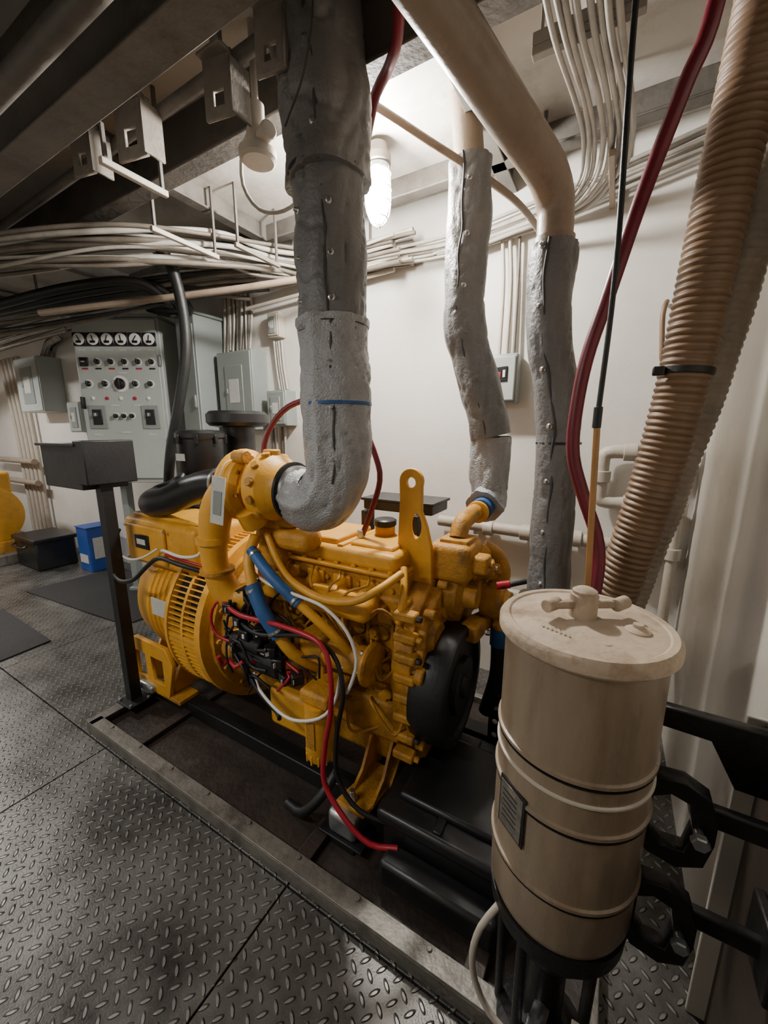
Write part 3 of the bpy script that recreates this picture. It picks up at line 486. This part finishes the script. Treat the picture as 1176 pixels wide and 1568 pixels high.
# wall brackets (flat cut steel hooks)
hook=[(0,-.05),(.03,-.09),(.08,-.10),(.12,-.075),(.13,-.02),(.13,.03),(.115,.075),(.075,.095),(.03,.09),(0,.06)]
hole=[(.025,-.035),(.05,-.065),(.09,-.06),(.10,0),(.09,.055),(.055,.065),(.025,.045)]
for z in(.83,.57):
    g.plate('clamp_hook',(cx+.13,cy+.03,z),(1,0,0),(0,0,1),hook,.03,DARKM,[hole],.003)
    g.box('bracket_arm',(cx+.32,cy+.06,z+.01),(.15,.022,.045),DARKM,.005);g.bb('wall_pad',(.354,cy-.0,z-.06),(.375,cy+.13,z+.08),DARKM,.005)
    g.cyl('clamp_bolt',(cx+.235,cy-.005,z-.0),(cx+.235,cy+.10,z-.0),.009,GALV);g.hexb('clamp_nut',(cx+.235,cy-.005,z),(0,-1,0),.016,.014,GALV)
g.plate('upper_bracket',(cx+.14,cy+.14,.985),(1,0,0),(0,0,1),[(-.03,-.02),(.12,-.025),(.17,-.12),(.235,-.12),(.235,.02),(-.03,.02)],.02,DARKM,(),.003)
g.bb('upper_pad',(.354,cy+.10,.85),(.375,cy+.19,1.02),DARKM,.005)
# ---------------------------------------------------------------- black tank at front of skid
g=G('black_battery_box',(-.35,1.25,.1))
g.bb('lower_case',(-.60,1.02,.05),(-.14,1.5,.22),PLA,.02,seg=3);g.bb('lid',(-.615,1.0,.215),(-.125,1.52,.27),PLA,.018,seg=3);g.bb('lid_raised',(-.56,1.08,.265),(-.18,1.44,.295),PLA,.012)
g.bb('lid_rib',(-.4,1.02,.268),(-.37,1.5,.28),PLA,.004);g.bb('front_step',(-.56,.93,.05),(-.16,1.02,.15),PLA,.015)
g=G('pan_hoses',(-.9,1.0,.1));g.tube('black_hose',[(-1.05,1.0,.05),(-.95,.98,.08),(-.88,1.02,.16),(-.86,1.1,.22)],.02,RUB,14)
g=G('sea_water_piping',(-.25,2.0,.7))
g.tube('riser',[(-.30,1.9,.07),(-.30,1.9,.5),(-.3,1.88,.75),(-.28,1.8,.86)],.035,WHP,20);g.cyl('valve',(-.3,1.9,.42),(-.3,1.9,.56),.055,DARKM);g.lathe('flange',(-.3,1.9,.6),(0,0,1),[(0,.06),(.02,.06)],WHP,24)
g.tube('small_hose',[(-.34,1.55,.98),(-.26,1.6,1.0),(-.2,1.72,.98),(-.16,1.8,.9)],.011,RUB,10);g.cyl('red_fitting',(-.36,1.55,.98),(-.31,1.57,.99),.017,REDW)
g.tube('cross_pipe',[(-.33,1.75,.62),(-.2,1.85,.62),(0,1.9,.62),(.2,2.05,.62),(.3,2.25,.62)],.04,WHP,18)
g.plate('perforated_strut',(-.35,1.64,.07),(1,0,0),(0,0,1),rect(-.03,0,.03,.5),.006,BLK,[circ(0,.07+.07*i,.013) for i in range(6)])
# ---------------------------------------------------------------- pipes on the back wall
g=G('water_pipes',(-.2,2.37,1.1))
def fl(p,a,r=.045):g.lathe('coupling',V(p)-V(a)*.03,a,[(0,r),(.003,r*1.12),(.057,r*1.12),(.06,r)],WHP,20)
g.tube('main_run',[(-.95,2.38,1.03),(.34,2.38,1.0)],.036,WHP,20)
for x in(-.62,-.4,-.13,.08,.28):fl((x,2.38,1.015),(1,0,0),.042)
g.tube('upper_run',[(.34,2.38,1.5),(.12,2.38,1.5),(.0,2.38,1.5),(-.035,2.38,1.48),(-.04,2.38,1.43),(-.04,2.38,1.3),(-.035,2.38,1.25),(0,2.38,1.235),(.12,2.38,1.235),(.34,2.38,1.23)],.034,WHP,20,.015)
for p in((.08,2.38,1.5),(.1,2.38,1.235),(.25,2.38,1.235)):fl(p,(1,0,0),.04)
fl((-.04,2.38,1.37),(0,0,1),.04)
g.tube('drop',[(.31,2.36,1.55),(.31,2.36,1.2),(.31,2.36,.02)],.024,WHP,18)
for z in(1.49,1.23,1.0):fl((.31,2.36,z),(0,0,1),.032)
g.tube('low_run',[(-.6,2.38,.62),(.34,2.38,.6)],.03,WHP,18)
for x in(-.7,.2):g.bb('pipe_clip',(x-.012,2.36,.97),(x+.012,2.448,1.07),WHP,.003)
g=G('pipe_hook',(.16,2.42,2));g.tube('hook',[(.15,2.44,2.2),(.15,2.39,2.2),(.14,2.37,2.14),(.155,2.37,1.98),(.165,2.38,1.93),(.2,2.38,1.92),(.2,2.42,1.96)],.011,HOSE,12)
g=G('motor_starter_switch',(-.56,2.4,1.88));g.bb('enclosure',(-.66,2.34,1.76),(-.50,2.44,2.03),PANELD,.012,seg=3);g.bb('door',(-.65,2.328,1.775),(-.51,2.342,2.015),PANEL,.006);g.bb('window',(-.61,2.322,1.88),(-.55,2.33,1.96),PLA,.003);g.bb('red_button',(-.605,2.318,1.90),(-.585,2.325,1.93),REDW,.002)
g.bb('toggle',(-.575,2.318,1.90),(-.56,2.326,1.94),DIAL,.002)
for x in(-.62,-.58):g.tube('conduit',[(x,2.40,2.02),(x,2.41,2.4),(x-.02,2.41,2.65)],.010,WHP,12)
g.tube('dark_conduit',[(-.54,2.41,2.02),(-.545,2.42,2.5),(-.55,2.42,2.65)],.008,WIREB,10)
# ---------------------------------------------------------------- caged lamp
x,y,z=-1.13,1.9,2.93;g=G('caged_bulkhead_lamp',(x,y,z))
g.lathe('canopy',(x,y,z-.06),(0,0,1),[(0,.05),(.01,.062),(.04,.062),(.05,.05),(.09,.045)],WIREB,28)
g.cyl('hanger',(x,y,z),(x,y,ZC),.014,WIREB);g.cyl('collar',(x,y,z-.085),(x,y,z-.055),.058,GALV)
g.lathe('glass',(x,y,z-.30),(0,0,1),[(0,.01),(.004,.025),(.02,.042),(.06,.05),(.21,.05),(.22,.045)],BULB,28)
for r,h in((.062,.09),(.064,.16),(.062,.22),(.045,.285)):
    g.tube('cage_ring',[(x+r*math.cos(a),y+r*math.sin(a),z-h) for a in [i*math.pi/8 for i in range(16)]],.0035,WHW,8,.012,closed=True)
for i in range(8):
    a=i*math.pi/4;c,s=math.cos(a),math.sin(a);g.tube('cage_wire',[(x+.058*c,y+.058*s,z-.07),(x+.064*c,y+.064*s,z-.15),(x+.062*c,y+.062*s,z-.23),(x+.045*c,y+.045*s,z-.29),(x+.005*c,y+.005*s,z-.325)],.0035,WHW,8)
def light(name,kind,loc,e,col=(1,.96,.90),size=.1,rot=None,sy=None):
    l=bpy.data.lights.new(name,kind);l.energy=e;l.color=col
    if kind=='AREA':
        l.size=size
        if sy:l.shape='RECTANGLE';l.size_y=sy
    else:l.shadow_soft_size=size
    o=bpy.data.objects.new(name,l);o.location=loc;link(o)
    if rot:o.rotation_euler=rot
    return o
light('caged_bulb_light','POINT',(-1.13,1.80,2.70),165,size=.05)
def tubelight(x,y,z,e,ln=1.1):
    g=G('tube_light_fixture',(x,y,z));g.bb('housing',(x-ln/2,y-.09,z),(x+ln/2,y+.09,z+.05),WHP,.006);g.bb('diffuser',(x-ln/2+.03,y-.07,z-.03),(x+ln/2-.03,y+.07,z+.002),LENS,.01)
    for k in(-.4,.4):g.cyl('hanger',(x+k*ln,y,z+.05),(x+k*ln,y,ZC),.01,WHP)
    light('tube_light','AREA',(x,y,z-.04),e,(1,.97,.93),ln-.1,sy=.14)
tubelight(-4.7,.45,2.6,80);tubelight(-1.9,-.7,2.5,38);tubelight(-6.8,.9,2.6,60)
# ---------------------------------------------------------------- flood light, hangers, brackets
g=G('horn_light',(-1.2,1.2,2.65));g.cyl('mount',(-1.22,1.2,2.66),(-1.22,1.2,2.74),.03,WHP);g.lathe('dome',(-1.22,1.2,2.56),(0,0,1),[(0,.055),(.01,.066),(.035,.066),(.05,.04),(.1,.035)],WHP,28);g.cyl('knob',(-1.18,1.19,2.62),(-1.13,1.17,2.62),.028,WHP);g.cyl('stem',(-1.22,1.2,2.74),(-1.22,1.2,ZC),.012,WHP)
g.tube('pigtail',[(-1.24,1.2,2.68),(-1.32,1.22,2.64),(-1.36,1.25,2.55),(-1.30,1.27,2.46),(-1.18,1.28,2.43),(-1.05,1.29,2.47)],.007,WIRE,10)
for i,(x,t,s) in enumerate(((-1.26,1.08,.055),(-1.70,1.03,.07),(-.99,1.05,.05),(-2.0,1.0,.055))):
    g=G('perforated_hanger',(x,t,2.7));g.plate('plate',(x,t,2.7),(1,.2,0),(0,0,1),rect(-s,-s*1.05,s,.12),.01,HANG,[rect(-s*.45,-s*.5,s*.45,s*.4)],.002);g.bb('flange',(x-s,t-.04,2.81),(x+s,t+.04,2.82),HANG,.002);g.bb('stem',(x-.02,t-.01,2.82),(x+.02,t+.01,ZC),HANG,.002)
    g.plate('lip',(x+s,t+.04,2.7),(0,1,0),(0,0,1),rect(-.04,-s,.04,.1),.008,HANG)
def trapeze(x,t0,t1,z,m=WHP):
    g=G('cable_tray_hanger',(x,(t0+t1)/2,z));g.bb('bar',(x-.012,t0,z-.012),(x+.012,t1,z+.012),m,.003)
    for t in(t0+.02,t1-.02):g.bb('rod',(x-.007,t-.007,z),(x+.007,t+.007,ZC),BEAM,.002)
for x,t0,t1,z,m in((-1.77,.94,1.2,2.60,WHP),(-2.15,1.35,1.75,2.62,WHP),(-2.0,1.75,2.1,2.66,HANG),(-3.6,.8,1.4,2.5,HANG),(-1.5,2.2,2.44,2.7,HANG),(-.4,2.1,2.44,2.66,BEIP),(-.12,2.0,2.44,2.68,BEIP)):trapeze(x,t0,t1,z,m)
g=G('cable_tray_bracket',(-.3,1.5,2.74));g.bb('channel',(-.34,1.50,2.74),(-.04,1.53,2.765),HANG,.003);g.bb('channel_lip',(-.34,1.50,2.765),(-.04,1.505,2.80),HANG,.002);g.bb('rod',(-.32,1.51,2.76),(-.31,1.52,ZC),HANG,.002);g.bb('rod_b',(-.06,1.51,2.76),(-.05,1.52,ZC),HANG,.002)
def bundle(name,path,n,spread,rmin,rmax,mats,seg=8,sp=.06,flat=None):
    c=path[len(path)//2];g=G(name,c)
    for i in range(n):
        off=V((random.uniform(-1,1),random.uniform(-1,1),random.uniform(-1,1)))*spread
        if flat:off=V(flat)*(i/(n-1)-.5)*2+off*.35
        pts=[]
        for p in path:
            q=V(p)+off+V((random.uniform(-1,1),random.uniform(-1,1),random.uniform(-1,1)))*spread*.28
            q.y=min(q.y,2.425);pts.append(q)
        g.tube('cable',pts,random.uniform(rmin,rmax),mats[i%len(mats)],seg,sp)
    return g
bundle('cable_run',[(-5.2,.4,2.50),(-4.0,.75,2.52),(-3.1,1.0,2.54),(-2.5,1.35,2.60),(-2.25,1.8,2.68),(-2.1,2.15,2.72),(-1.8,2.36,2.70),(-1.2,2.37,2.69)],22,.085,.008,.016,[WIRE,WIREB,WIREB,WIRE,WIREB])
bundle('cable_run',[(-6,1.0,2.45),(-4.5,1.3,2.45),(-3.4,1.6,2.5),(-2.7,2.0,2.62),(-2.4,2.3,2.68)],20,.10,.008,.017,[WIRE,WIREB,WIREB,RUB])
bundle('cable_run',[(-2.3,2.36,2.70),(-1.4,2.38,2.68),(-.9,2.38,2.66),(-.4,2.38,2.72),(.1,2.38,2.80),(.33,2.38,2.84)],7,.03,.007,.012,[WIRE,WIRE,WIREB],flat=(0,0,.05))
bundle('cable_drop',[(-2.5,2.1,2.80),(-2.68,2.32,2.80),(-2.76,2.40,2.68),(-2.78,2.41,2.5),(-2.80,2.40,2.26)],16,.025,.009,.014,[WIRE,WIRE,WIREB],flat=(.16,0,0))
bundle('cable_drop',[(-.19,1.15,2.70),(-.18,1.45,2.71),(-.15,1.75,2.72),(-.14,1.98,2.71),(-.18,2.2,2.69),(-.33,2.36,2.67),(-.7,2.39,2.64),(-.95,2.39,2.63)],8,.012,.008,.011,[WIRE],flat=(.085,.02,.0),sp=.04)
g=G('conduit_run',(-2,1.9,2.6));g.tube('conduit',[(-3.4,1.3,2.38),(-2.2,1.9,2.5),(-1.5,2.3,2.62),(-1.2,2.38,2.64)],.02,BEIP,14);g.tube('conduit_b',[(-2.6,2.35,2.55),(-1.3,2.38,2.6)],.014,WHP,12)
g=G('overhead_white_pipe',(-.6,1.6,2.7));g.tube('pipe',[(-.98,1.42,2.84),(-.78,1.62,2.74),(-.5,2.0,2.62),(-.4,2.36,2.56)],.015,BEIP,14)
g=G('black_power_cable',(-2.45,1.6,2));g.tube('cable',[(-2.9,1.2,2.66),(-2.62,1.35,2.72),(-2.47,1.5,2.72),(-2.43,1.62,2.6),(-2.42,1.67,2.35),(-2.43,1.67,2.1),(-2.5,1.64,1.8),(-2.58,1.6,1.5),(-2.62,1.58,1.26),(-2.58,1.55,1.1),(-2.45,1.5,1.02)],.033,RUB,20)
for i in range(3):
    g=G('black_power_cable',(-3,1.4,2.5));g.tube('cable',[(-4.6,.9+.1*i,2.40),(-3.8,1.05+.12*i,2.38+.03*i),(-3.1,1.35+.1*i,2.50),(-2.85,1.65+.1*i,2.58),(-2.9,1.9+.08*i,2.52),(-3.2,2.05+.05*i,2.60-.03*i),(-3.5,2.1,2.62)],.028,RUB,16)
g=G('ventilation_duct',(-1.5,.35,2.8));g.tube('duct',[(-3.2,.1,2.8),(-2.2,.25,2.8),(-1.45,.45,2.8),(-.9,.5,2.86)],.11,BEAM,28);
for p in((-1.9,.31,2.8),(-1.4,.46,2.8)):g.lathe('duct_ring',p,(1,.2,0),[(0,.11),(.005,.125),(.03,.125),(.035,.11)],BEAM,28)
g=G('overhead_pipe',(-1.5,.9,2.7));g.tube('pipe',[(-3.6,.62,2.58),(-.75,.64,2.60)],.03,BEAM,18);g.tube('pipe_b',[(-4.5,1.08,2.72),(-1.1,1.12,2.82)],.022,BEAM,14)
# ---------------------------------------------------------------- switchboard
A=V((-4.07,1.75,0));D=V((.862,.507,0)).normalized();Nn=V((.507,-.862,0)).normalized();Rz=math.atan2(D.y,D.x)
g=G('generator_control_panel',(-3.7,1.95,1.15))
def Lp(x,d,z):return A+D*x+Nn*d+V((0,0,z))
W=.74
g.box('cabinet',Lp(W/2,-.21,1.85),(W,.40,1.40),PANEL,.008,rz=Rz);g.box('top_cap',Lp(W/2,-.2,2.56),(W+.03,.45,.02),PANELD,.004,rz=Rz)
g.box('door',Lp(W/2,.0,1.86),(W-.04,.02,1.34),PANEL,.005,rz=Rz);g.box('stand_a',Lp(.1,-.3,.58),(.06,.1,1.16),PANELD,.004,rz=Rz);g.box('stand_b',Lp(.64,-.3,.58),(.06,.1,1.16),PANELD,.004,rz=Rz);g.box('stand_foot',Lp(.37,-.3,.02),(.66,.14,.04),PANELD,.004,rz=Rz)
def dial(x,z,s,kind=0):
    g.box('gauge_frame',Lp(x,.017,z),(s*2,.016,s*2),CHR,.004,rz=Rz);g.lathe('gauge_face',Lp(x,.022,z),Nn,[(0,s*.88),(.006,s*.88),(.007,s*.8)],DIAL if kind==0 else PLA,20)
    if kind==0:g.box('needle',Lp(x,.032,z+s*.15),(s*.12,.003,s*.9),PLA,0,R=Matrix.Rotation(Rz,3,'Z')@Matrix.Rotation(random.uniform(-.8,.8),3,'Y'));g.box('needle_hub',Lp(x,.032,z-s*.4),(s*.8,.003,s*.35),PLA,0,rz=Rz)
    else:g.box('gauge_print',Lp(x,.031,z),(s*.9,.003,s*.25),LABEL,0,rz=Rz)
def knob(x,z,r):
    g.lathe('switch_plate',Lp(x,.01,z),Nn,[(0,r*1.5),(.006,r*1.5)],DIAL,18);g.lathe('switch_knob',Lp(x,.014,z),Nn,[(0,r),(.012,r),(.02,r*.7),(.03,r*.6)],PLA,14);g.box('switch_grip',Lp(x,.038,z),(r*.5,.02,r*2),PLA,.003,rz=Rz)
for i in range(6):dial(.075+.118*i,2.37,.054)
for i in range(6):
    if i:knob(.085+.115*i,2.19,.022)
    else:dial(.085,2.19,.036,1)
for x,r in((.1,.024),(.24,.024),(.37,.046),(.5,.024),(.63,.022)):knob(x,2.01,r)
for i in range(5):g.lathe('pilot_lamp',Lp(.12+.12*i,.01,1.89),Nn,[(0,.015),(.008,.015),(.012,.008)],REDW if i%2 else DIAL,12)
for x in(.14,.6):g.box('breaker_plate',Lp(x,.014,1.73),(.15,.008,.20),PANELD,.003,rz=Rz);g.box('breaker_slot',Lp(x,.02,1.73),(.08,.01,.13),PLA,.003,rz=Rz);g.box('breaker_toggle',Lp(x,.04,1.75),(.02,.03,.03),GALV,.003,rz=Rz)
for x in(.3,.37,.44):knob(x,1.74,.019)
for i in range(6):g.box('gauge_label',Lp(.075+.118*i,.012,2.285),(.06,.003,.012),LABEL,0,rz=Rz);g.box('switch_label',Lp(.085+.115*i,.012,2.135),(.05,.003,.012),PLA if i%2 else REDW,0,rz=Rz)
for x,z in((.4,2.10),(.3,1.83),(.5,1.83),(.37,1.6),(.12,1.58),(.6,1.58)):g.box('label',Lp(x,.012,z),(.07,.003,.015),LABEL,0,rz=Rz)
for z in(1.5,2.2):g.box('door_hinge',Lp(W-.01,.012,z),(.02,.02,.09),GALV,.003,rz=Rz)
g.box('door_handle',Lp(.04,.03,1.85),(.02,.04,.1),PLA,.004,rz=Rz)
g=G('tall_cabinet',(-3.1,2.3,1.5));g.bb('body',(-3.22,2.14,0),(-2.98,2.44,2.52),PANELD,.008);g.bb('cap',(-3.24,2.12,2.52),(-2.96,2.44,2.54),PANELD,.003);g.bb('door',(-3.2,2.13,.2),(-3.0,2.142,2.45),PANELD,.004);g.bb('latch',(-3.03,2.115,1.8),(-3.01,2.135,1.9),GALV,.002)
def breaker(name,x0,x1,z0,z1,t=2.45,d=.12,m=PANEL):
    g=G(name,((x0+x1)/2,t,z0));g.bb('box',(x0,t-d,z0),(x1,t-.001,z1),m,.006);g.bb('cover',(x0+.012,t-d-.01,z0+.012),(x1-.012,t-d+.004,z1-.012),m,.004)
    w=x1-x0;g.bb('inner_door',(x0+w*.25,t-d-.016,z0+(z1-z0)*.15),(x1-w*.25,t-d-.006,z1-(z1-z0)*.18),PANELD,.003);g.bb('label',(x0+w*.36,t-d-.018,z0+(z1-z0)*.35),(x1-w*.36,t-d-.014,z1-(z1-z0)*.35),LABEL,.0)
    g.bb('latch',(x0+w*.27,t-d-.024,(z0+z1)/2-.02),(x0+w*.32,t-d-.014,(z0+z1)/2+.02),GALV,.002)
breaker('breaker_panel',-2.93,-2.52,1.62,2.24,d=.16,m=PANELD);breaker('junction_box',-2.42,-2.22,1.65,1.92,m=PANELD);breaker('junction_box',-2.42,-2.3,2.32,2.5,d=.07,m=WHP)
breaker('disconnect_switch',-6.7,-6.05,1.85,2.5,d=.25);breaker('disconnect_switch',-5.7,-5.4,1.6,1.95,d=.15)
bundle('cable_drop',[(-2.36,2.42,2.3),(-2.35,2.43,2.1),(-2.32,2.42,1.93)],4,.01,.008,.012,[WIRE],flat=(.04,0,0))
bundle('cable_drop',[(-2.4,2.41,1.64),(-2.4,2.41,1.4),(-2.42,2.41,1.1)],5,.02,.008,.012,[WIRE,WIREB],flat=(.08,0,0))
bundle('cable_drop',[(-5.2,2.0,2.7),(-5.6,2.3,2.7),(-6.1,2.38,2.66),(-6.3,2.38,2.5)],8,.04,.009,.015,[WIRE,RUB,WIRE])
bundle('cable_run',[(-8.3,1.2,2.3),(-7,1.6,2.4),(-5.5,1.7,2.5),(-4.5,1.9,2.6)],10,.08,.01,.018,[WIRE,WIREB])
g=G('riser_pipes',(-7.5,2.3,1))
for i in range(5):g.tube('pipe',[(-7.0-.14*i,2.38,.1),(-7.0-.14*i,2.38,1.5),(-7.05-.14*i,2.36,2.6)],.03,WHP,12)
for z in(.9,1.2):g.tube('cross_pipe',[(-8.4,2.3,z),(-6.9,2.3,z)],.04,BEIP,12)
# ---------------------------------------------------------------- floor items on the left
g=G('floor_mat',(-4.2,1.8,0));g.plate('rubber',(-4.2,1.85,.006),(1,0,0),(0,1,0),[(-.85,-.42),(.78,-.30),(.85,.40),(-.8,.45)],.008,MATR,(),.002)
g=G('floor_mat',(-4.1,.9,0));g.plate('rubber',(-4.1,.9,.006),(1,0,0),(0,1,0),[(-.6,-.35),(.5,-.3),(.45,.22),(-.6,.25)],.008,MATR,(),.002)
g=G('blue_oil_carton',(-5.2,2.2,0));g.bb('carton',(-5.35,2.05,.0),(-5.1,2.3,.52),BLUEC,.006);g.bb('carton_label',(-5.098,2.1,.15),(-5.095,2.25,.4),LABEL,0);g.bb('carton_label_front',(-5.32,2.044,.1),(-5.14,2.049,.2),LABEL,0);g.bb('flap',(-5.36,2.04,.52),(-5.09,2.31,.53),BLUEC,.002)
g=G('standby_generator_set',(-7,1.5,0))
g.bb('skid',(-8.4,1.1,.0),(-6.3,2.1,.12),SKE,.006);g.lathe('barrel',(-7.0,1.6,.6),(1,0,0),[(0,.36),(.4,.36),(.42,.38),(.5,.38),(.52,.3)],YEL,36);g.bb('block',(-8.2,1.4,.3),(-7.0,1.8,1.0),YELD,.03);g.bb('terminal_box',(-6.95,1.35,.85),(-6.5,1.9,1.12),YEL,.03);g.bb('cover',(-8.0,1.45,1.0),(-7.2,1.75,1.12),YEL,.03);g.bb('foot',(-6.9,1.25,.1),(-6.45,1.95,.26),YELD,.01);g.tube('intake',[(-6.9,1.5,1.2),(-7.1,1.4,1.25),(-7.4,1.4,1.2)],.08,PLA,18)
g=G('battery_box',(-6,2,0));g.bb('case',(-6.25,1.75,.0),(-5.65,2.15,.34),PLA,.02);g.bb('lid',(-6.27,1.73,.33),(-5.63,2.17,.38),PLA,.012);g.tube('handle',[(-6.1,1.72,.3),(-6.1,1.68,.28),(-5.8,1.68,.28),(-5.8,1.72,.3)],.012,PLA,8)
w=bpy.data.worlds.new('world');bpy.context.scene.world=w;w.use_nodes=True;w.node_tree.nodes['Background'].inputs[0].default_value=(.6,.62,.65,1);w.node_tree.nodes['Background'].inputs[1].default_value=.03
